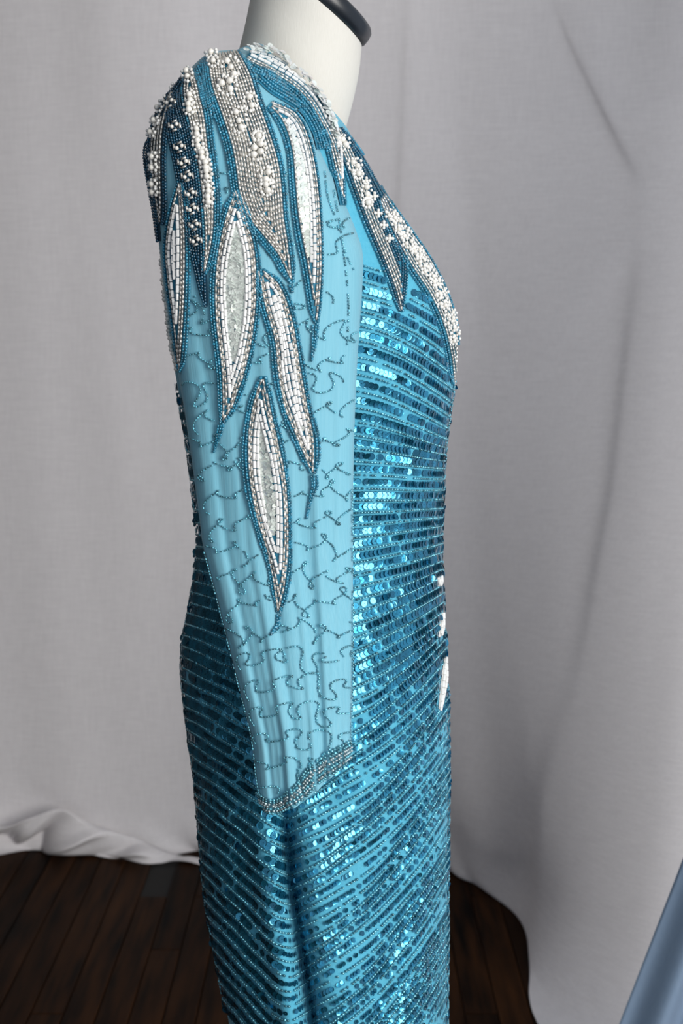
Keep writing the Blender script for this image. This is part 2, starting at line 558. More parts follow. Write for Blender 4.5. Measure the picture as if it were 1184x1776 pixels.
def sleeve_shell(side=1):
    th = np.linspace(0, 2 * math.pi, NS, endpoint=False)
    c, s = np.cos(th), np.sin(th)
    n = 2.25
    cc = np.sign(c) * np.abs(c) ** (2 / n)
    ss = np.sign(s) * np.abs(s) ** (2 / n)
    V = []
    m = len(sd)
    for i, (xl, zl, xr, zr, yc, t) in enumerate(sd):
        X = (xl + xr) / 2 + (xr - xl) / 2 * cc
        Zz = (zl + zr) / 2 + (zr - zl) / 2 * cc
        u = (cc + 1) / 2
        v = i / (m - 1)
        amp = np.interp(v, [0, .35, .5, .75, 1], [0, .0003, .0013, .0021, .0027])
        ripple = (np.sin(u * 26 + 1.2 * math.sin(v * 5)) + 0.7 * np.sin(u * 47 + 2 + 1.5 * v) + 0.9 * np.sin(u * 13 + 3 * v)
                  + 0.35 * np.sin(u * 90 + 3 * v))
        sag = -0.012 * np.sin(np.pi * u) * np.clip((v - .93) / .07, 0, 1)
        env = np.sqrt(np.clip(4 * u * (1 - u), 0, 1))
        Yy = yc - t * ss - 0.7 * amp * ripple * env * (ss > 0)
        V.append(np.stack([X, Yy * side, Zz + sag * (0.4 + 0.6 * (1 - u))], 1))
    return np.array(V)


sl = sleeve_shell()
sl_faces = grid_faces(len(sd), NS, closed=True, flip=True)
cap_top = tuple(range(NS - 1, -1, -1))
sleeve_o = link('sleeve', mesh('sleeve', sl.reshape(-1, 3), sl_faces + [cap_top[::-1]]), M['chiffon'], gown)
sleeve_o['label'] = 'sheer light blue sleeve hanging empty at the side'
sl2 = sleeve_shell(-1)
sleeve_far = link('sleeve', mesh('sleeve_far', sl2.reshape(-1, 3), grid_faces(len(sd), NS, closed=True)), M['chiffon'], gown)

bvh_body = BVHTree.FromPolygons([Vector(v) for v in body.reshape(-1, 3)], body_faces)
both_v = np.vstack([body.reshape(-1, 3), sl.reshape(-1, 3)])
off = nR * NTH
bvh_all = BVHTree.FromPolygons([Vector(v) for v in both_v], body_faces + [tuple(i + off for i in f) for f in sl_faces])
bvh_slv = BVHTree.FromPolygons([Vector(v) for v in sl.reshape(-1, 3)], sl_faces)
CV = Vector(CAM)


def cast(px, py, bvh):
    d = Vector(ray(px, py)).normalized()
    loc, nor, idx, dist = bvh.ray_cast(CV, d)
    if loc is None or loc.y > 0.06:
        return None
    if nor.dot(d) > 0:
        nor = -nor
    return np.array(loc), np.array(nor)


S = 0.00051      # metres per pixel at the sleeve

# ------------------------------------------------------------------ bead templates and batches


def prism(n=6, r=1.0, h=1.0, bev=0.12):
    v, f = [], []
    for z, k in ((-.5 * h, 1 - bev), (-.5 * h + .06, 1), (.5 * h - .06, 1), (.5 * h, 1 - bev)):
        for j in range(n):
            a = 2 * math.pi * j / n
            v.append((r * k * math.cos(a), r * k * math.sin(a), z))
    for i in range(3):
        for j in range(n):
            f.append((i * n + j, i * n + (j + 1) % n, (i + 1) * n + (j + 1) % n, (i + 1) * n + j))
    f.append(tuple(range(n - 1, -1, -1)))
    f.append(tuple(range(3 * n, 4 * n)))
    return np.array(v), f


def tube4():
    v, f = [], []
    n = 5
    for z in (-.5, .5):
        for j in range(n):
            a = 2 * math.pi * j / n
            v.append((math.cos(a), math.sin(a), z))
    for j in range(n):
        f.append((j, (j + 1) % n, n + (j + 1) % n, n + j))
    f.append(tuple(range(n - 1, -1, -1)))
    f.append(tuple(range(n, 2 * n)))
    return np.array(v), f


def barrel():
    v, f = [], []
    n = 6
    for z, k in ((-.5, .55), (-.22, 1), (.22, 1), (.5, .55)):
        for j in range(n):
            a = 2 * math.pi * j / n
            v.append((k * math.cos(a), k * math.sin(a), z))
    for i in range(3):
        for j in range(n):
            f.append((i * n + j, i * n + (j + 1) % n, (i + 1) * n + (j + 1) % n, (i + 1) * n + j))
    f.append(tuple(range(n - 1, -1, -1)))
    f.append(tuple(range(3 * n, 4 * n)))
    return np.array(v), f


def sphere(nu=10, nv=6):
    v, f = [(0, 0, 1)], []
    for i in range(1, nv):
        a = math.pi * i / nv
        for j in range(nu):
            b = 2 * math.pi * j / nu
            v.append((math.sin(a) * math.cos(b), math.sin(a) * math.sin(b), math.cos(a)))
    v.append((0, 0, -1))
    for j in range(nu):
        f.append((0, 1 + j, 1 + (j + 1) % nu))
        f.append((len(v) - 1, 1 + (nv - 2) * nu + (j + 1) % nu, 1 + (nv - 2) * nu + j))
    for i in range(nv - 2):
        for j in range(nu):
            a, b = 1 + i * nu + j, 1 + i * nu + (j + 1) % nu
            f.append((a, a + nu, b + nu, b))
    return np.array(v), f


def disc(n=12):
    v, f = [], []
    for r, z in ((1.0, 0.035), (0.8, 0.0), (0.12, 0.0)):
        for j in range(n):
            a = 2 * math.pi * j / n
            v.append((r * math.cos(a), r * math.sin(a), z))
    for i in range(2):
        for j in range(n):
            f.append((i * n + j, i * n + (j + 1) % n, (i + 1) * n + (j + 1) % n, (i + 1) * n + j))
    return np.array(v), f


TPL = {'bugle': prism(7), 'tube': tube4(), 'barrel': barrel(), 'pearl': sphere(14, 9), 'seed': sphere(7, 5), 'disc': disc()}


class Batch:
    def __init__(self, tpl):
        self.tpl = tpl
        self.items = []          # (3x3, loc)

    def add(self, R, p):
        self.items.append((R, p))

    def build(self, name, mat, parent, smooth_shade=False, items=None):
        items = self.items if items is None else items
        if not items:
            return None
        v, f = TPL[self.tpl]
        Rs = np.array([i[0] for i in items])
        ps = np.array([i[1] for i in items])
        A = np.einsum('nij,vj->nvi', Rs, v) + ps[:, None, :]
        nv = len(v)
        ll = np.array([len(q) for q in f])
        loops = np.concatenate([np.array(q) for q in f])
        n = len(items)
        me = bpy.data.meshes.new(name)
        me.vertices.add(n * nv)
        me.vertices.foreach_set('co', A.reshape(-1).astype(np.float32))
        LL = (loops[None, :] + (np.arange(n) * nv)[:, None]).reshape(-1)
        me.loops.add(len(LL))
        me.loops.foreach_set('vertex_index', LL.astype(np.int32))
        tot = np.tile(ll, n)
        st = np.concatenate([[0], np.cumsum(tot)[:-1]])
        me.polygons.add(len(tot))
        me.polygons.foreach_set('loop_start', st.astype(np.int32))
        me.polygons.foreach_set('loop_total', tot.astype(np.int32))
        me.update()
        me.validate()
        o = link(name, me, mat, parent, smooth_shade)
        if n > 1:
            o['kind'] = 'stuff'
        return o


unit_mesh = {}


def single(name, tpl, mat, parent, R, p, smooth_shade=False):
    key = (tpl, mat.name)
    if key not in unit_mesh:
        v, f = TPL[tpl]
        me = mesh(name, v, f)
        me.materials.append(mat)
        me.polygons.foreach_set('use_smooth', np.full(len(me.polygons), smooth_shade))
        unit_mesh[key] = me
    o = bpy.data.objects.new(name, unit_mesh[key])
    COL.objects.link(o)
    o.parent = parent
    if parent.type == 'EMPTY':
        o.matrix_parent_inverse = Matrix.Translation(-parent.location)
    Mx = Matrix([[*R[i], p[i]] for i in range(3)] + [[0, 0, 0, 1]])
    o.matrix_basis = Mx
    return o


def frame(d, n):
    d = d / (np.linalg.norm(d) + 1e-12)
    x = n - d * np.dot(n, d)
    x /= (np.linalg.norm(x) + 1e-12)
    y = np.cross(d, x)
    return np.stack([x, y, d], 1)


def frame_n(n, d):
    n = n / np.linalg.norm(n)
    x = d - n * np.dot(n, d)
    x /= (np.linalg.norm(x) + 1e-12)
    return np.stack([x, np.cross(n, x), n], 1)


def round_edge(cp, cn):
    """carry a row on from its last visible point round the outline to the centre plane"""
    p = cp[-1]
    if not (-0.11 < p[1] < -0.002):
        return
    sx = 0.08 if cn[-1][0] > 0 else -0.08
    dz = (cp[-1][2] - cp[-4][2]) / (np.linalg.norm(cp[-1] - cp[-4]) + 1e-9) if len(cp) > 4 else 0.0
    n = max(2, int(-p[1] / 0.0025))
    for k in range(1, n + 1):
        y_ = p[1] * (1 - k / n)
        loc, nor, _, _ = bvh_body.find_nearest(Vector((p[0] + sx, y_, p[2] + 0.3 * dz * (y_ - p[1]))))
        loc, nor = np.array(loc), np.array(nor)
        if nor[0] * sx < 0:
            nor = -nor
        cp.append(loc)
        cn.append(nor)


def path3d(pts, bvh):
    """project a pixel path on to the cloth -> list of contiguous runs (points, normals)"""
    runs, cp, cn = [], [], []

    def close(edge):
        if len(cp) > 1:
            if edge and bvh is bvh_body:
                round_edge(cp, cn)
            runs.append((np.array(cp), np.array(cn)))

    for (px, py) in pts:
        h = cast(px, py, bvh)
        ok = h is not None and (not cp or np.linalg.norm(h[0] - cp[-1]) < 0.02)
        if ok:
            cp.append(h[0]); cn.append(h[1])
        else:
            close(h is None)
            cp, cn = ([h[0]], [h[1]]) if h is not None else ([], [])
    close(False)
    return runs


def string_beads(pts, bvh, batch, r, ln, gap=0.06, lift=0.6, jitter=0.12, prob=1.0, step=2.0, out=None):
    """beads end to end along a pixel path"""
    pts = np.array(pts, float)
    L = np.linalg.norm(np.diff(pts, axis=0), axis=1).sum()
    if L < 3:
        return
    pts = resample(pts, max(3, int(L / step)))
    for P3, N3 in path3d(pts, bvh):
        s = np.concatenate([[0], np.cumsum(np.linalg.norm(np.diff(P3, axis=0), axis=1))])
        t = random.random() * ln * 0.4
        while t + ln <= s[-1] + ln * 0.3:
            a = np.array([np.interp(t, s, P3[:, k]) for k in range(3)])
            e = np.array([np.interp(min(t + ln, s[-1]), s, P3[:, k]) for k in range(3)])
            n = np.array([np.interp(t + ln / 2, s, N3[:, k]) for k in range(3)])
            n /= np.linalg.norm(n)
            d = e - a
            if np.linalg.norm(d) > 1e-6 and random.random() < prob:
                dd = d / np.linalg.norm(d)
                dd = dd + rng.normal(0, jitter, 3) * 0.35
                R = frame(dd, n)
                rr = r * random.uniform(0.9, 1.1)
                R = R @ np.diag([rr, rr, ln * (1 - gap) * random.uniform(0.93, 1.0)])
                batch.add(R, (a + e) / 2 + n * (r * lift + 0.0012))
            t += ln


# ------------------------------------------------------------------ leaf appliques
polys = []        # pixel outlines of the motifs, so that sequins and squiggles stay clear
WHITE_ALL = []    # (leaf object, R, p)
PEARLS = []


MASK = np.zeros((1900, 1184), bool)


def mark(poly):
    """remember the outline of a motif on the pixel map used for laying out the beads"""
    P_ = np.array(poly)
    x0, y0 = np.maximum(np.floor(P_.min(0)).astype(int), 0)
    x1, y1 = np.minimum(np.ceil(P_.max(0)).astype(int) + 1, [1184, 1900])
    gx, gy = np.meshgrid(np.arange(x0, x1), np.arange(y0, y1))
    c = np.zeros(gx.shape, bool)
    for (xi, yi), (xj, yj) in zip(poly, poly[-1:] + poly[:-1]):
        c ^= ((yi > gy) != (yj > gy)) & (gx < (xj - xi) * (gy - yi) / (yj - yi + 1e-9) + xi)
    MASK[y0:y1, x0:x1] |= c


def inside(px, py):
    return bool(MASK[min(max(int(py), 0), 1899), min(max(int(px), 0), 1183)])


def widen(A, B, g):
    w = np.linalg.norm(B - A, axis=1)[:, None] + 1e-6
    u = (B - A) / w
    return A - u * g, B + u * g


def leaf(name, label, left, right, cols_l, cols_r, fill, bvh=None, back='backing', grow=9, N=90, base_grow=4):
    bvh = bvh or bvh_all
    A, B = smooth(left, N), smooth(right, N)
    ga, gb = widen(A, B, grow)
    mark(list(map(tuple, ga)) + list(map(tuple, gb[::-1])))
    w = np.linalg.norm(B - A, axis=1)
    # backing net
    a2, b2 = widen(A, B, base_grow)
    nt_ = 7
    V, F, idx = [], [], {}
    for i in range(0, N, 2):
        for j in range(nt_):
            q = a2[i] * (1 - j / (nt_ - 1)) + b2[i] * (j / (nt_ - 1))
            h = cast(q[0], q[1], bvh)
            if h is None:
                continue
            idx[(i // 2, j)] = len(V)
            V.append(h[0] + h[1] * 0.0012)
    for i in range(N // 2 - 1):
        for j in range(nt_ - 1):
            k = [(i, j), (i + 1, j), (i + 1, j + 1), (i, j + 1)]
            if all(q in idx for q in k):
                ids = [idx[q] for q in k]
                if max(np.linalg.norm(V[ids[0]] - V[m]) for m in ids[1:]) < 0.03:
                    F.append(ids)
    o = link(name, mesh(name, V, F), M[back], gown)
    o['label'] = label
    bt = {'edge': Batch('tube'), 'teal': Batch('barrel'), 'navy': Batch('barrel'), 'silver': Batch('tube'), 'white': Batch('bugle'), 'iris': Batch('disc')}

    mid = np.clip(w / 2 + ((fill[1] - fill[2]) / 2 if fill else 0), 0.3 * w, 0.7 * w)
    endf = np.clip(np.minimum(np.arange(N), N - 1 - np.arange(N)) / (0.07 * N), 0.12, 1)

    def column(E, Fp, d, kind):
        fr = (d if d > 0 else d * endf) / np.maximum(w, 1e-6)
        ok = (d <= (mid if E is A else w - mid) + 0.5) if d > 0 else np.ones(N, bool)
        pts = E + (Fp - E) * fr[:, None]
        i = 0
        while i < N:
            if not ok[i]:
                i += 1
                continue
            j = i
            while j + 1 < N and ok[j + 1]:
                j += 1
            if j - i >= 3:
                run(pts[i:j + 1], kind)
            i = j + 1

    def run(p, kind):
        if kind in ('teal', 'navy'):
            string_beads(p, bvh, bt[kind], 2.25 * S, 5.2 * S, 0.04, 0.7)
        elif kind == 'silver':
            string_beads(p, bvh, bt[kind], 2.1 * S, 8.5 * S, 0.07, 0.9, 0.1)
        elif kind == 'edge':
            string_beads(p, bvh, bt[kind], 2.0 * S, 12.5 * S, 0.09, 0.8, 0.06)
        elif kind == 'white':
            string_beads(p, bvh, bt[kind], 3.0 * S, 13.5 * S, 0.07, 0.95, 0.08)
        elif kind == 'iris':
            L = np.linalg.norm(np.diff(p, axis=0), axis=1).sum()
            q = resample(p, max(2, int(L / 5.0)))
            for k in range(len(q) - 1):
                x_, y_ = q[k] + rng.normal(0, 1.0, 2)
                h = cast(x_, y_, bvh)
                if h is None:
                    continue
                h2 = cast(q[k + 1][0], q[k + 1][1], bvh)
                d = (h2[0] - h[0]) if h2 is not None else np.array([0, 0, -1.0])
                if np.linalg.norm(d) < 1e-6:
                    continue
                d = d / np.linalg.norm(d)
                n = h[1] + d * 0.25 + rng.normal(0, 0.16, 3)
                rr = 5.0 * S
                bt['iris'].add(frame_n(n, d) * rr, h[0] + h[1] * (0.0022 + 0.0006 * random.random()))

    for d, k in cols_l:
        column(A, B, d, k)
    for d, k in cols_r:
        column(B, A, d, k)
    if fill:
        kind, dl, dr, step = fill
        d = dl
        while d < mid.max() + 0.5:
            column(A, B, d, kind)
            d += step
        d2 = dr
        while d2 < (w - mid).max():
            column(B, A, d2, kind)
            d2 += step
        # one more row along the middle where the two sides leave a gap
        ls = np.array([c[0] for c in cols_l if c[0] > 0] + list(np.arange(dl, d, step)))
        rs = np.array([c[0] for c in cols_r if c[0] > 0] + list(np.arange(dr, d2, step)))
        gap = np.array([w[i] - max(ls[ls <= mid[i] + .5], default=0) - max(rs[rs <= w[i] - mid[i] + .5], default=0) for i in range(N)])
        pm = A + (B - A) * (mid / np.maximum(w, 1e-6))[:, None]
        okm = (gap > 1.5 * step) & (w > 5)
        i = 0
        while i < N:
            j = i
            while j < N and okm[j]:
                j += 1
            if j - i >= 4:
                run(pm[i:j], kind)
            i = max(j, i) + 1
    bt['teal'].build('seed_beads', M['teal'], o, True)
    bt['navy'].build('dark_seed_beads', M['navy'], o, True)
    bt['silver'].build('silver_bugles', M['silver'], o, True)
    bt['edge'].build('silver_bugles', M['silver'], o, True)
    bt['iris'].build('iridescent_sequins', M['iris'], o)
    for R, p in bt['white'].items:
        WHITE_ALL.append((o, R, p))
    return o


def flower(o, px, py, bvh=None, centres=((0, -4), (0, 5)), ring=10, rr=11, br=5.0, store=None):
    """pearls with a ring of seed pearls around them"""
    bvh = bvh or bvh_all
    for dx, dy in centres:
        h = cast(px + dx, py + dy, bvh)
        if h is None:
            continue
        r = 1.1 * br * S * random.uniform(.92, 1.08)
        PEARLS.append((o, np.eye(3) * r, h[0] + h[1] * (r * 0.85 + 0.002)))
    sp = SEEDP.setdefault(o.name, (o, Batch('seed')))[1]
    cx = sum(c[0] for c in centres) / len(centres)
    cy = sum(c[1] for c in centres) / len(centres)
    ey = rr + (max(c[1] for c in centres) - min(c[1] for c in centres)) / 2
    ex = rr + (max(c[0] for c in centres) - min(c[0] for c in centres)) / 2
    for k in range(ring):
        a = 2 * math.pi * k / ring + random.uniform(-.12, .12)
        h = cast(px + cx + ex * math.cos(a), py + cy + ey * math.sin(a), bvh)
        if h is None:
            continue
        r = random.uniform(2.7, 3.4) * S
        sp.add(np.eye(3) * r, h[0] + h[1] * (r + 0.002))


SEEDP = {}
WL = [(-6.5, 'teal'), (-2, 'teal'), (2.5, 'edge'), (6.5, 'edge'), (12, 'white'), (18, 'white')]
WR = [(-6.5, 'teal'), (-2, 'teal'), (2.5, 'edge'), (6.5, 'edge'), (12, 'white'), (18, 'white')]

leaf('leaf_applique', 'long white bugle-beaded leaf in the middle of the sleeve',
     [(407, 330), (388, 390), (374, 470), (374, 550), (384, 640), (387, 700), (384, 735)],
     [(411, 330), (430, 385), (444, 450), (444, 540), (432, 615), (410, 690), (386, 737)], WL, WR, ('iris', 23, 23, 5.0))
leaf('leaf_applique', 'S-curved white beaded leaf right of the long one',
     [(446, 468), (458, 530), (474, 590), (480, 650), (492, 705), (515, 765), (542, 822)],
     [(455, 466), (488, 500), (506, 555), (518, 620), (530, 690), (545, 760), (545, 824)], WL, WR, ('iris', 23, 23, 5.0))
leaf('leaf_applique', 'lowest white beaded leaf on the sleeve',
     [(455, 652), (438, 700), (429, 760), (431, 830), (446, 905), (470, 985), (483, 1062)],
     [(459, 652), (470, 715), (487, 790), (497, 860), (499, 940), (496, 1000), (486, 1064)], WL, WR, ('iris', 23, 23, 5.0))
leaf('leaf_applique', 'narrow white beaded leaf curving down from the neckline',
     [(462, 186), (486, 214), (502, 262), (508, 320), (516, 390), (530, 460), (542, 530), (546, 562)],
     [(470, 178), (510, 198), (532, 240), (546, 300), (553, 370), (556, 450), (553, 520), (548, 564)],
     [(-7, 'teal'), (-2, 'teal'), (4, 'silver')], [(-2, 'teal'), (2.5, 'edge'), (6.5, 'edge'), (12, 'white'), (18, 'white')], ('iris', 9, 23, 5.2))
leaf('leaf_applique', 'white beaded leaf at the back edge of the sleeve',
     [(312, 312), (297, 370), (289, 430), (293, 490), (301, 550), (312, 640)],
     [(316, 315), (320, 380), (321, 440), (320, 510), (317, 580), (314, 645)],
     [(-2, 'teal'), (3, 'silver')], [(-10, 'teal'), (-5, 'teal'), (0, 'silver'), (4, 'silver')], ('white', 8, 9, 6.2))
# silver leaf with pearl flowers
E = leaf('leaf_applique', 'broad silver beaded leaf with pearl flowers from the shoulder top',
         [(360, 99), (367, 150), (384, 200), (400, 250), (408, 290), (415, 335), (431, 378), (458, 412), (486, 450), (504, 492)],
         [(412, 91), (432, 130), (446, 175), (464, 225), (481, 280), (488, 330), (492, 380), (500, 430), (507, 492)],
         [(-11, 'teal'), (-6.5, 'teal'), (-2, 'teal')], [(-6.5, 'teal'), (-2, 'teal')], ('silver', 3, 3, 4.7), N=110)
for q in ((368, 98), (371, 112)):
    flower(E, *q, centres=((0, 0),), rr=9)
for q, c in (((396, 125), ((-2, -12), (4, -2), (9, 9))), ((394, 152), ((-9, -2), (4, -6), (5, 8))), ((432, 180), ((-2, -7), (2, 7))),
             ((411, 212), ((-3, -14), (2, 0), (6, 11))), ((444, 258), ((-4, 0), (6, -6), (6, 7), (-5, 12))), ((443, 246), ((3, -8),)),
             ((463, 300), ((0, 0), (-3, 12))), ((460, 325), ((0, -4), (3, 6)))):
    flower(E, *q, centres=c, ring=12, rr=9)
# dark stripe with pearl squares
Fd = leaf('leaf_applique', 'dark teal beaded leaf with small pearl squares at the shoulder back',
          [(322, 128), (292, 178), (294, 230), (306, 290), (318, 360), (332, 430), (348, 500), (357, 532)],
          [(332, 128), (318, 170), (330, 225), (342, 285), (350, 350), (354, 420), (356, 480), (358, 534)],
          [], [], ('navy', 0, 0, 4.4), back='backing_dark')
for q in ((299, 180), (307, 220), (315, 256), (322, 282), (328, 305), (334, 335), (337, 362), (341, 390), (343, 416)):
    sp = SEEDP.setdefault(Fd.name, (Fd, Batch('seed')))[1]
    for k in range(2):
        h = cast(q[0] - 4 + 8 * k, q[1] + 2 - 4 * k, bvh_all)
        if h:
            r = 3.5 * S
            PEARLS.append((Fd, np.eye(3) * r, h[0] + h[1] * (r + 0.002)))
    sb = SEEDP.setdefault(Fd.name + '_s', (Fd, Batch('tube')))[1]
    for dx, dy, vx, vy in ((-9, 0, 1, 7), (9, 0, 1, 7), (0, -7, 8, -4), (0, 8, 8, -4)):
        h, h2 = cast(q[0] + dx, q[1] + dy, bvh_all), cast(q[0] + dx + vx, q[1] + dy + vy, bvh_all)
        if h and h2:
            R = frame(h2[0] - h[0], h[1]) @ np.diag([2 * S, 2 * S, 9 * S])
            sb.add(R, h[0] + h[1] * 0.0035)
G = leaf('leaf_applique', 'narrow silver beaded leaf with a row of pearl flowers',
         [(322, 128), (320, 170), (332, 225), (344, 285), (352, 350), (356, 400), (356, 440), (353, 470)],
         [(338, 124), (348, 170), (356, 205), (361, 250), (367, 290), (372, 345), (371, 400), (365, 440), (357, 475)],
         [(-2, 'teal')], [(-11, 'teal'), (-6.5, 'teal'), (-2, 'teal')], ('silver', 3, 3, 4.7))
for q in ((328, 132), (332, 172), (330, 188), (343, 228), (345, 248), (352, 268), (358, 285), (360, 300), (363, 325), (363, 344)):
    flower(G, *q, centres=((0, -3), (1, 6)), ring=9, rr=8, br=4.8)
leaf('leaf_applique', 'teal beaded wedge between the two shoulder leaves',
     [(338, 122), (347, 150), (355, 178), (364, 205)], [(358, 101), (362, 135), (368, 168), (372, 207)], [], [], ('teal', 0, 0, 4.6))
I = leaf('leaf_applique', 'silver and pearl beaded leaf along the rear shoulder edge',
         [(300, 158), (275, 205), (264, 250), (266, 300), (272, 345), (279, 390)],
         [(303, 165), (288, 215), (283, 262), (283, 310), (284, 350), (283, 392)],
         [(-4, 'navy'), (0, 'navy')], [(-7, 'navy'), (-3, 'navy')], ('silver', 3, 3, 4.7), back='backing_dark')
for q in ((297, 150), (284, 172), (279, 190), (274, 212), (268, 232), (271, 272), (271, 290), (271, 318), (272, 332)):
    flower(I, *q, centres=((0, 0),), ring=7, rr=7, br=4.8)
edge = leaf('leaf_applique', 'dark beaded edge at the rear of the shoulder',
            [(262, 238), (254, 258), (254, 282), (260, 320), (269, 370), (276, 420)],
            [(266, 240), (262, 262), (263, 290), (267, 325), (273, 372), (277, 420)], [], [], ('navy', 0, 0, 4.2), back='backing_dark')
# front motifs
K = leaf('leaf_applique', 'silver and dark teal beaded leaf pointing down the chest front',
         [(566, 222), (592, 272), (614, 330), (638, 392), (662, 448), (682, 500), (692, 540)],
         [(590, 222), (627, 272), (656, 324), (680, 373), (696, 420), (702, 470), (696, 541)],
         [(-6, 'teal'), (-1.5, 'navy'), (3, 'silver'), (7.5, 'silver'), (12, 'silver'), (16.5, 'silver')],
         [(-2, 'teal')] + [], ('navy', 21, 2, 4.4))
for q, c in (((588, 249), ((0, -3), (5, 6))), ((609, 292), ((-3, -6), (5, 0))), ((612, 306), ((4, 0),)), ((630, 334), ((0, -5), (1, 6))),
             ((633, 354), ((0, 0),))):
    flower(K, *q, centres=c, ring=10, rr=8, br=5)
for q in ((630, 318), (644, 344), (651, 372), (661, 392), (671, 415)):
    flower(K, *q, centres=((0, 0),), ring=4, rr=5, br=3.6)
Lf = leaf('leaf_applique', 'white pearl-filled leaf following the bust outline',
          [(655, 348), (684, 412), (712, 462), (744, 512), (768, 568), (780, 622), (784, 668)],
          [(664, 336), (704, 394), (741, 446), (771, 504), (788, 560), (791, 610), (787, 668)],
          [(-8, 'teal'), (-3.5, 'teal'), (1, 'silver'), (5, 'silver'), (9, 'silver')], [(-1, 'teal'), (3, 'silver')], ('silver', 13, 7, 4.6))
cl = smooth([(672, 374), (688, 398), (712, 432), (734, 466), (758, 506), (774, 548), (784, 590)], 26)
for i, q in enumerate(cl):
    flower(Lf, q[0] + random.uniform(-4, 4), q[1] + random.uniform(-3, 3), centres=((0, 0),) if i % 2 else ((-4, 2), (4, -2)), ring=7, rr=6, br=3.6)
Nk = leaf('neckline_trim', 'white and iridescent beaded edging along the neckline',
          [(424, 104), (462, 122), (506, 148), (536, 178), (556, 212), (576, 252), (590, 312)],
          [(432, 93), (470, 100), (512, 126), (546, 162), (570, 204), (586, 244), (592, 312)],
          [(-14, 'teal'), (-9.5, 'teal'), (-5, 'teal'), (-1, 'silver'), (3, 'silver')], [], ('white', 8, 1, 5.6), N=80)
# ruffled iridescent edge standing up along the neckline
ir = Batch('disc')
for q in smooth([(432, 94), (470, 98), (512, 124), (546, 160), (568, 198), (584, 238)], 46):
    for k in range(3):
        h = cast(q[0] + random.uniform(-6, 2), q[1] + random.uniform(0, 8), bvh_all)
        if h:
            n = h[1] * 0.6 + np.array([0.3, -0.3, 0.5]) + rng.normal(0, .35, 3)
            ir.add(frame_n(n, np.array([0.7, 0, -.7])) * (5.5 * S), h[0] + h[1] * 0.003 + np.array([0, -.001, .004 + .003 * k * random.random()]))
ir.build('iridescent_sequins', M['iris'], Nk)
leaf('leaf_applique', 'field of teal glass beads between shoulder and neckline',
     [(446, 138), (470, 160), (500, 178), (524, 196), (542, 226), (552, 262)],
     [(450, 118), (490, 138), (522, 160), (548, 194), (562, 226), (572, 262)], [], [], ('teal', 0, 0, 5.0))
leaf('leaf_applique', 'slender teal and silver beaded tip under the neckline',
     [(566, 250), (576, 290), (586, 330), (592, 358)], [(578, 250), (588, 285), (595, 320), (596, 358)],
     [(0, 'teal')], [(0, 'teal')], ('silver', 4, 4, 4.4))
# white motifs on the front of waist and hip
for lab, lft, rgt in (
        ('small white beaded leaf at the front waist', [(763, 1064), (761, 1082), (759, 1106)], [(765, 1060), (766, 1084), (761, 1108)]),
        ('white beaded leaf at the front hip', [(769, 1140), (763, 1190), (759, 1232)], [(770, 1138), (771, 1180), (760, 1234)]),
        ('tiny white beaded tip at the front', [(757, 1000), (757, 1010), (758, 1018)], [(762, 996), (763, 1008), (760, 1018)])):
    leaf('leaf_applique', lab, lft, rgt, [], [], ('white', 1, 1, 5.6), bvh=bvh_body, grow=3, N=40, base_grow=1, back='white')
# teal tails under the leaf tips
for i_, (lab, pts) in enumerate((('teal bead tail under the long leaf', [(386, 735), (380, 760), (371, 785)]), ('teal bead tail under the curved leaf', [(545, 822), (546, 845), (538, 872), (531, 900)]),
                  ('teal bead tail under the lowest leaf', [(485, 1064), (481, 1082), (468, 1102)]), ('teal bead tail under the narrow leaf', [(547, 562), (544, 600), (540, 628)]),
                  ('teal bead tail under the silver leaf', [(505, 492), (505, 500), (506, 508)]))):
    b = Batch('barrel')
    for dx in (-5, -0.5, 4):
        q = smooth(pts, 20)
        q[:, 0] += dx * np.linspace(1, 0.1, 20)
        string_beads(q, bvh_slv, b, 2.25 * S, 5.2 * S, 0.04, 0.7)
    o = b.build('bead_tail', M['teal'], gown, True)
    if o:
        o['label'] = lab

# pearls down the back edge of the body
b = Batch('tube')
for q in smooth([(283, 418), (286, 470), (292, 530), (300, 590), (310, 640)], 34):
    h = cast(q[0] + random.uniform(-2, 2), q[1], bvh_body)
    if h:
        r = 4.2 * S
        PEARLS.append((gown, np.eye(3) * r, h[0] + np.array([-1, -.4, 0]) * r * 1.2))
# outline rows of white beads, nearest 300 of them as pieces of their own
view = lambda p: (CAM - p) / np.linalg.norm(CAM - p)
score = [np.linalg.norm(R[:, 2]) * np.linalg.norm(np.cross(R[:, 2] / np.linalg.norm(R[:, 2]), view(p))) for _, R, p in WHITE_ALL]
order = np.argsort(score)[::-1]
rest = {}
for rank, k in enumerate(order):
    o, R, p = WHITE_ALL[k]
    if rank < 300:
        single('bugle_bead', 'bugle', M['white'], o, R, p)
    else:
        rest.setdefault(o.name, (o, Batch('bugle')))[1].add(R, p)
for o, bt in rest.values():
    bt.build('white_bugles', M['white'], o)
for o, R, p in PEARLS:
    single('pearl', 'pearl', M['pearl'], o, R, p, True)
for key, (o, bt) in SEEDP.items():
    if key.endswith('_s'):
        bt.build('silver_bugles', M['silver'], o)
    else:
        bt.build('seed_pearls', M['seedpearl'], o, True)

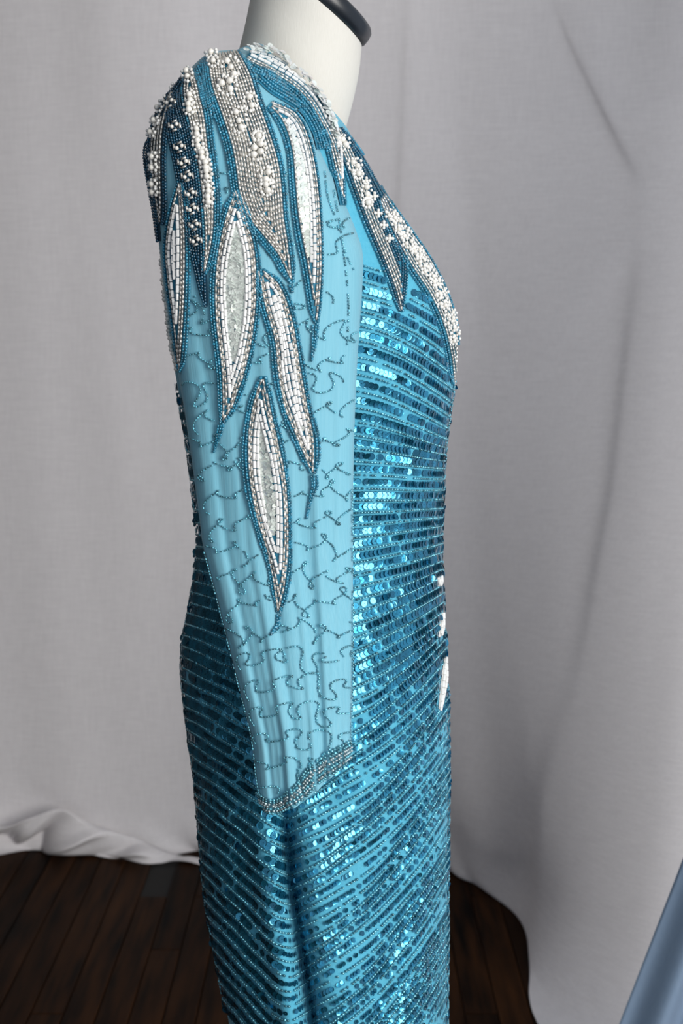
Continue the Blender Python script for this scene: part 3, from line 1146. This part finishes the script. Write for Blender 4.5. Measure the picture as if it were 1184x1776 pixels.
# ------------------------------------------------------------------ squiggles on the sleeve
SLL = np.array([[r[0][1], r[0][0]] for r in srows])
SLR = np.array([[r[1][1], r[1][0]] for r in srows])
sq = Batch('barrel')
yb = 300.0
row = 0
while yb < 1400:
    x0 = np.interp(yb, SLL[:, 0], SLL[:, 1]) + 8
    x1 = np.interp(yb, SLR[:, 0], SLR[:, 1]) - 4
    ph, ph2 = random.uniform(0, 6), random.uniform(0, 6)
    t = np.arange(0, 40, 0.06)
    per = random.uniform(40, 52)
    amp = 15 + 7 * np.sin(t * 0.37 + ph2)
    X = x0 + per * t / (2 * math.pi) + 9 * np.sin(2 * t + ph) + 5 * np.sin(0.7 * t + ph2)
    Yp = yb + amp * np.sin(t + ph) + 9 * np.sin(0.31 * t + ph2) - 10 * (X - x0) / max(x1 - x0, 1)
    cur = []
    for a, b in zip(X, Yp):
        lo, hi = np.interp(b, SLL[:, 0], SLL[:, 1]) + 4, np.interp(b, SLR[:, 0], SLR[:, 1]) - 3
        hem = np.interp(a, [462, 609], [1392, 1292])
        if lo < a < hi and b < hem and not inside(a, b) and not (b < 440 and a < 380):
            cur.append((a, b))
        else:
            if len(cur) > 6:
                string_beads(cur, bvh_slv, sq, 1.5 * S, 5.6 * S, 0.10, 0.7, 0.2, 0.97)
            cur = []
    if len(cur) > 6:
        string_beads(cur, bvh_slv, sq, 1.5 * S, 5.6 * S, 0.10, 0.7, 0.2, 0.97)
    yb += 47
    row += 1
for pts in ([(356, 955), (376, 1030), (394, 1100), (410, 1165), (428, 1235), (440, 1290), (446, 1345), (452, 1380)],
            [(608, 850), (609, 1000), (609, 1150), (606, 1290)],
            [(576, 330), (592, 420), (602, 520), (600, 600)], [(560, 290), (566, 340), (580, 380), (598, 440), (612, 470)]):
    string_beads(smooth(pts, 60), bvh_slv, sq, 1.5 * S, 5.6 * S, 0.10, 0.7, 0.2, 0.8)
sq.build('squiggle_beads', M['line'], sleeve_o, True)

# cuff band
ct, cs = Batch('barrel'), Batch('barrel')
hem = smooth([(462, 1404), (476, 1409), (500, 1398), (528, 1376), (548, 1350), (574, 1331), (606, 1312)], 60)
hem_low = smooth([(462, 1404), (476, 1409), (500, 1400), (528, 1380), (552, 1355), (580, 1337), (606, 1316)], 60)
for k in range(7):
    up = smooth([(447, 1374), (470, 1387), (492, 1379), (514, 1356), (536, 1329), (564, 1308), (606, 1284)], 60)
    q = hem_low * (1 - k / 6) + up * (k / 6)
    hit = []
    string_beads(q, bvh_slv, cs if k in (1, 3, 4) else ct, 2.7 * S, 5.4 * S, 0.05, 0.9 + 0.5 * math.sin(k * .6), 0.3)
cuff = cs.build('cuff_trim', M['cuff'], sleeve_o, True)
ct.build('cuff_trim', M['line'], sleeve_o, True)

# ------------------------------------------------------------------ rows of sequins and beads on the body
RY = [420, 500, 600, 700, 760, 800, 850, 900, 1000, 1100, 1200, 1350, 1500, 1650, 1800, 2300]
RXc = [500, 620, 700, 760]
RM = np.array([[.20, .30, .40, .5], [.15, .25, .45, .6], [.08, .15, .58, .8], [.08, .18, .50, .7], [.05, .12, .34, .4], [.02, .06, .12, .1],
               [0, .03, .04, 0], [-.05, -.07, -.09, -.1], [-.15, -.22, -.32, -.5], [-.25, -.38, -.6, -1.0], [-.35, -.50, -.90, -1.4],
               [-.45, -.66, -1.10, -1.6], [-.50, -.74, -1.20, -1.7], [-.53, -.80, -1.3, -1.8], [-.55, -.85, -1.35, -1.9], [-.55, -.85, -1.35, -1.9]])
LY = [420, 900, 1000, 1100, 1200, 1350, 1500, 1650, 1800, 2300]
LXc = [310, 400, 470, 500]
LM = np.array([[.05, .05, .02, 0], [.1, .1, .05, 0], [.2, .24, .15, 0], [.35, .42, .3, 0], [.5, .55, .45, .05], [.6, .75, .65, .1],
               [.8, .95, .85, .1], [1.0, 1.1, 1.0, .15], [1.2, 1.2, 1.1, .2], [1.2, 1.2, 1.1, .2]])


def bil(x, y, XS, YS, A):
    x = min(max(x, XS[0]), XS[-1]); y = min(max(y, YS[0]), YS[-1])
    i = min(max(np.searchsorted(YS, y) - 1, 0), len(YS) - 2)
    j = min(max(np.searchsorted(XS, x) - 1, 0), len(XS) - 2)
    fy = (y - YS[i]) / (YS[i + 1] - YS[i]); fx = (x - XS[j]) / (XS[j + 1] - XS[j])
    return (A[i, j] * (1 - fx) + A[i, j + 1] * fx) * (1 - fy) + (A[i + 1, j] * (1 - fx) + A[i + 1, j + 1] * fx) * fy


def stream(y0, sgn):
    x, y = 505.0, y0
    pts = [(x, y)]
    while 300 < x < 805 and 380 < y < 1860:
        m = bil(x, y, RXc, RY, RM) if sgn > 0 else bil(x, y, LXc, LY, LM)
        m += 0.10 * math.sin(x / 17.0 + y / 23.0) * min(max((y - 1000) / 200, 0.2), 1)
        st = 2.0 / math.sqrt(1 + m * m)
        x += sgn * st
        y += sgn * st * m
        pts.append((x, y))
    return np.array(pts)


SEQ = []
cells = {}
linebeads = Batch('barrel')


def free(p, r, rowid):
    k = tuple(np.floor(p / 0.004).astype(int))
    for a in (-1, 0, 1):
        for b in (-1, 0, 1):
            for c in (-1, 0, 1):
                for q, rid in cells.get((k[0] + a, k[1] + b, k[2] + c), ()):
                    if rid != rowid and np.linalg.norm(q - p) < r:
                        return False
    cells.setdefault(k, []).append((p, rowid))
    return True


def covered(px, py):
    """well underneath the sleeve: nothing of it can be seen"""
    lo = np.interp(py, SLL[:, 0], SLL[:, 1]) + 40
    hi = np.interp(py, SLR[:, 0], SLR[:, 1]) - 45
    return py < 1385 and lo < px < hi and py < np.interp(px, [462, 609], [1370, 1270])


def clipped(pts, step=1.0):
    out, cur = [], []
    for q in pts:
        x_, y_ = q
        bad = covered(x_, y_) or inside(x_, y_) or (x_ > 560 and y_ < 455 + max(0, (x_ - 640)) * 0.6) or (x_ < 500 and y_ < 640)
        if bad:
            if len(cur) > 4:
                out.append(np.array(cur))
            cur = []
        else:
            cur.append(q)
    if len(cur) > 4:
        out.append(np.array(cur))
    return out


rowid = 0
yy = 330.0
while yy < 2250:
    for sgn in (1, -1):
        if sgn < 0 and yy < 700:
            continue
        y0s = yy
        full = stream(y0s, sgn) if y0s < 1858 else None
        if full is None:
            # rows that enter the picture from below
            continue
        rowid += 1
        for seg in clipped(full):
            for P3, N3 in path3d(seg, bvh_body):
                s = np.concatenate([[0], np.cumsum(np.linalg.norm(np.diff(P3, axis=0), axis=1))])
                t = random.random() * 0.003
                drift = random.uniform(0, 6)
                left_, gt = 0, np.zeros(3)
                while t < s[-1]:
                    p = np.array([np.interp(t, s, P3[:, k]) for k in range(3)])
                    n = np.array([np.interp(t, s, N3[:, k]) for k in range(3)])
                    p2 = np.array([np.interp(min(t + .002, s[-1]), s, P3[:, k]) for k in range(3)])
                    p1 = np.array([np.interp(max(t - .002, 0), s, P3[:, k]) for k in range(3)])
                    d = p2 - p1
                    px_, py_ = proj(p)
                    low = float(np.clip((py_ - 1150) / 150, 0, 1)) * (1.0 if px_ > 490 else 0.25)
                    r = (6.4 * (1 - low) + 4.6 * low) * S * (1.04 if px_ > 490 else 1.22)
                    if np.linalg.norm(d) > 1e-7 and random.random() > 0.04 + 0.16 * low:
                        d /= np.linalg.norm(d)
                        n /= np.linalg.norm(n)
                        wob = 0.08 * math.sin(t * 110 + drift)
                        if left_ <= 0:
                            left_, gt = random.randint(3, 9), rng.normal(0, 0.10, 3)
                        left_ -= 1
                        tilt = n + d * ((0.09 + 0.14 * low) * (1 if px_ > 505 else -1)) + np.cross(n, d) * wob + gt + rng.normal(0, 0.04 + 0.03 * low, 3)
                        if random.random() < 0.10:
                            tilt = tilt + rng.normal(0, 0.3, 3)
                        q = p + n * (0.0020 + 0.0006 * random.random())
                        if free(q, r * 1.25, rowid):
                            SEQ.append((frame_n(tilt, d) * r, q, rowid))
                    t += r * 1.28 if low < .5 else r * random.uniform(1.25, 1.6)
        # bead line half-way to the next row
    # bead rows
    for sgn in (1, -1):
        if sgn < 0 and yy < 700:
            continue
        y0b = yy + (14.5 if yy < 690 else 12.5)
        if y0b > 1856:
            continue
        for seg in clipped(stream(y0b, sgn)):
            string_beads(seg, bvh_body, linebeads, 2.15 * S, 5.8 * S, 0.12, 0.8, 0.5, 0.9)
    yy += 29.0 if yy < 690 else 25.0

# rows that come into the picture from below on the right
for k in range(1, 16):
    for half, is_seq in ((0, True), (12.5, False)):
        ys = 1850.0
        xs = 505.0 + k * 22 + half * 0.9
        if xs > 780:
            continue
        x_, y_ = xs, ys
        pts = [(x_, y_)]
        while x_ < 805 and y_ > 400:
            m = bil(x_, y_, RXc, RY, RM)
            st = 2.0 / math.sqrt(1 + m * m)
            x_ += st; y_ += st * m
            pts.append((x_, y_))
        rowid += 1
        for seg in clipped(np.array(pts)):
            if not is_seq:
                string_beads(seg, bvh_body, linebeads, 2.15 * S, 5.8 * S, 0.12, 0.8, 0.5, 0.9)
                continue
            for P3, N3 in path3d(seg, bvh_body):
                s = np.concatenate([[0], np.cumsum(np.linalg.norm(np.diff(P3, axis=0), axis=1))])
                t = random.random() * 0.003
                while t < s[-1]:
                    p = np.array([np.interp(t, s, P3[:, q]) for q in range(3)])
                    n = np.array([np.interp(t, s, N3[:, q]) for q in range(3)])
                    d = np.array([np.interp(min(t + .003, s[-1]), s, P3[:, q]) for q in range(3)]) - np.array([np.interp(max(t - .003, 0), s, P3[:, q]) for q in range(3)])
                    r = 4.6 * S * 1.04
                    if np.linalg.norm(d) > 1e-7 and random.random() > 0.2:
                        d /= np.linalg.norm(d); n /= np.linalg.norm(n)
                        tilt = n + d * 0.17 + rng.normal(0, 0.085, 3)
                        q_ = p + n * (0.0020 + 0.0006 * random.random())
                        if free(q_, r * 1.25, rowid):
                            SEQ.append((frame_n(tilt, d) * r, q_, rowid))
                    t += r * random.uniform(1.25, 1.6)

# the same rows run on round the far side: mirror what lies near the two outlines
mirr = []
for R, p, rid in SEQ:
    if p[1] > -0.118:
        R2 = R.copy(); R2[1, :] *= -1
        R2[:, 0] *= -1
        mirr.append((R2, p * np.array([1, -1, 1])))

big = [k for k, (R, p, rid) in enumerate(SEQ)]
def vis(k):
    R, p, _ = SEQ[k]
    px_, py_ = proj(p)
    a = abs(np.dot(R[:, 2] / np.linalg.norm(R[:, 2]), view(p))) * np.linalg.norm(R[:, 0]) ** 2 / np.dot(p - CAM, p - CAM)
    lo, hi = np.interp(py_, SLL[:, 0], SLL[:, 1]), np.interp(py_, SLR[:, 0], SLR[:, 1])
    if py_ < 1400 and lo < px_ < hi:
        a *= 0.05
    if not (0 < py_ < 1776):
        a *= 0.01
    return a
sc_ = [vis(k) for k in big]
order = np.argsort(sc_)[::-1]
chosen = set(int(k) for k in order[:300])
sb = Batch('disc')
for k, (R, p, rid) in enumerate(SEQ):
    if k in chosen:
        single('sequin', 'disc', M['sequin'], bod_o, R, p)
    else:
        sb.add(R, p)
for R, p in mirr:
    sb.add(R, p)
sb.build('sequin_rows', M['sequin'], bod_o)
for R, p in list(linebeads.items):
    if p[1] > -0.118:
        R2 = R.copy(); R2[1, :] *= -1; R2[:, 0] *= -1
        linebeads.add(R2, p * np.array([1, -1, 1]))
linebeads.build('bead_rows', M['line'], bod_o, True)
print('sequins', len(SEQ), 'line beads', len(linebeads.items), 'white', len(WHITE_ALL), 'pearls', len(PEARLS), 'squiggle', len(sq.items))

# the other half of the front carries the same motifs
for src in (K, Lf, Nk):
    c = src.copy()
    COL.objects.link(c)
    c.scale = (1, -1, 1)
    if 'label' in c:
        del c['label']
    for ch in list(src.children):
        k = ch.copy()
        COL.objects.link(k)
        k.parent = c

# ------------------------------------------------------------------ dress form
form = empty('dress_form', (GX, 0, 0))
tag(form, 'cream jersey dress form with a black neck cap wearing the gown', 'mannequin')
fr = [((441, -66), (627, 80), .062), ((437, -20), (622, 128), .061), ((428, 30), (611, 180), .062), ((420, 66), (600, 222), .062), ((412, 100), (600, 248), .064)]
fa = []
for l, r, b in fr:
    L3, R3 = at(*l), at(*r)
    fa.append([L3[0], L3[2], R3[0], R3[2], b])
for row in arr[1:14]:
    xl, zl, xr, zr, b = row
    fa.append([xl + .012, zl, xr - .012, zr, b - .012])
fd = cr_dense(np.array(fa), 6)
fv = shell(fd, 0.0, False, 2.0)
link('torso', mesh('torso', fv.reshape(-1, 3), grid_faces(len(fd), NTH, closed=True, flip=True) + [tuple(range((len(fd) - 1) * NTH, len(fd) * NTH))]), M['form'], form)
# neck cap: slanting disc
L3, R3 = at(440, -68), at(628, 79)
ctr = (L3 + R3) / 2
hx = (R3 - L3) / 2
up = np.array([-hx[2], 0, hx[0]]); up /= np.linalg.norm(up)
if up[2] < 0:
    up = -up
V = []
prof = [(0.0, -0.001), (0.985, -0.001), (1.02, 0.002), (1.025, 0.008), (1.01, 0.0135), (0.97, 0.0165), (0.9, 0.018), (0.5, 0.0185), (0.0, 0.0185)]
nc = 72
for k, h in prof:
    for j in range(nc):
        a = 2 * math.pi * j / nc
        V.append(ctr + hx * max(k, .001) * math.cos(a) + np.array([0, -1, 0]) * 0.0625 * max(k, .001) * math.sin(a) + up * h)
link('neck_cap', mesh('neck_cap', V, grid_faces(len(prof), nc, closed=True, flip=True)), M['cap'], form)
# stand hidden by the skirt
V, n = [], 24
for r, z in ((.011, 0.85), (.011, .03), (.02, .028), (.11, .02), (.118, .012), (.118, .0), (.001, .0)):
    for j in range(n):
        a = 2 * math.pi * j / n
        V.append((GX + r * math.cos(a), r * math.sin(a), z))
link('stand', mesh('stand', V, grid_faces(7, n, closed=True, flip=True)), M['metal'], form)
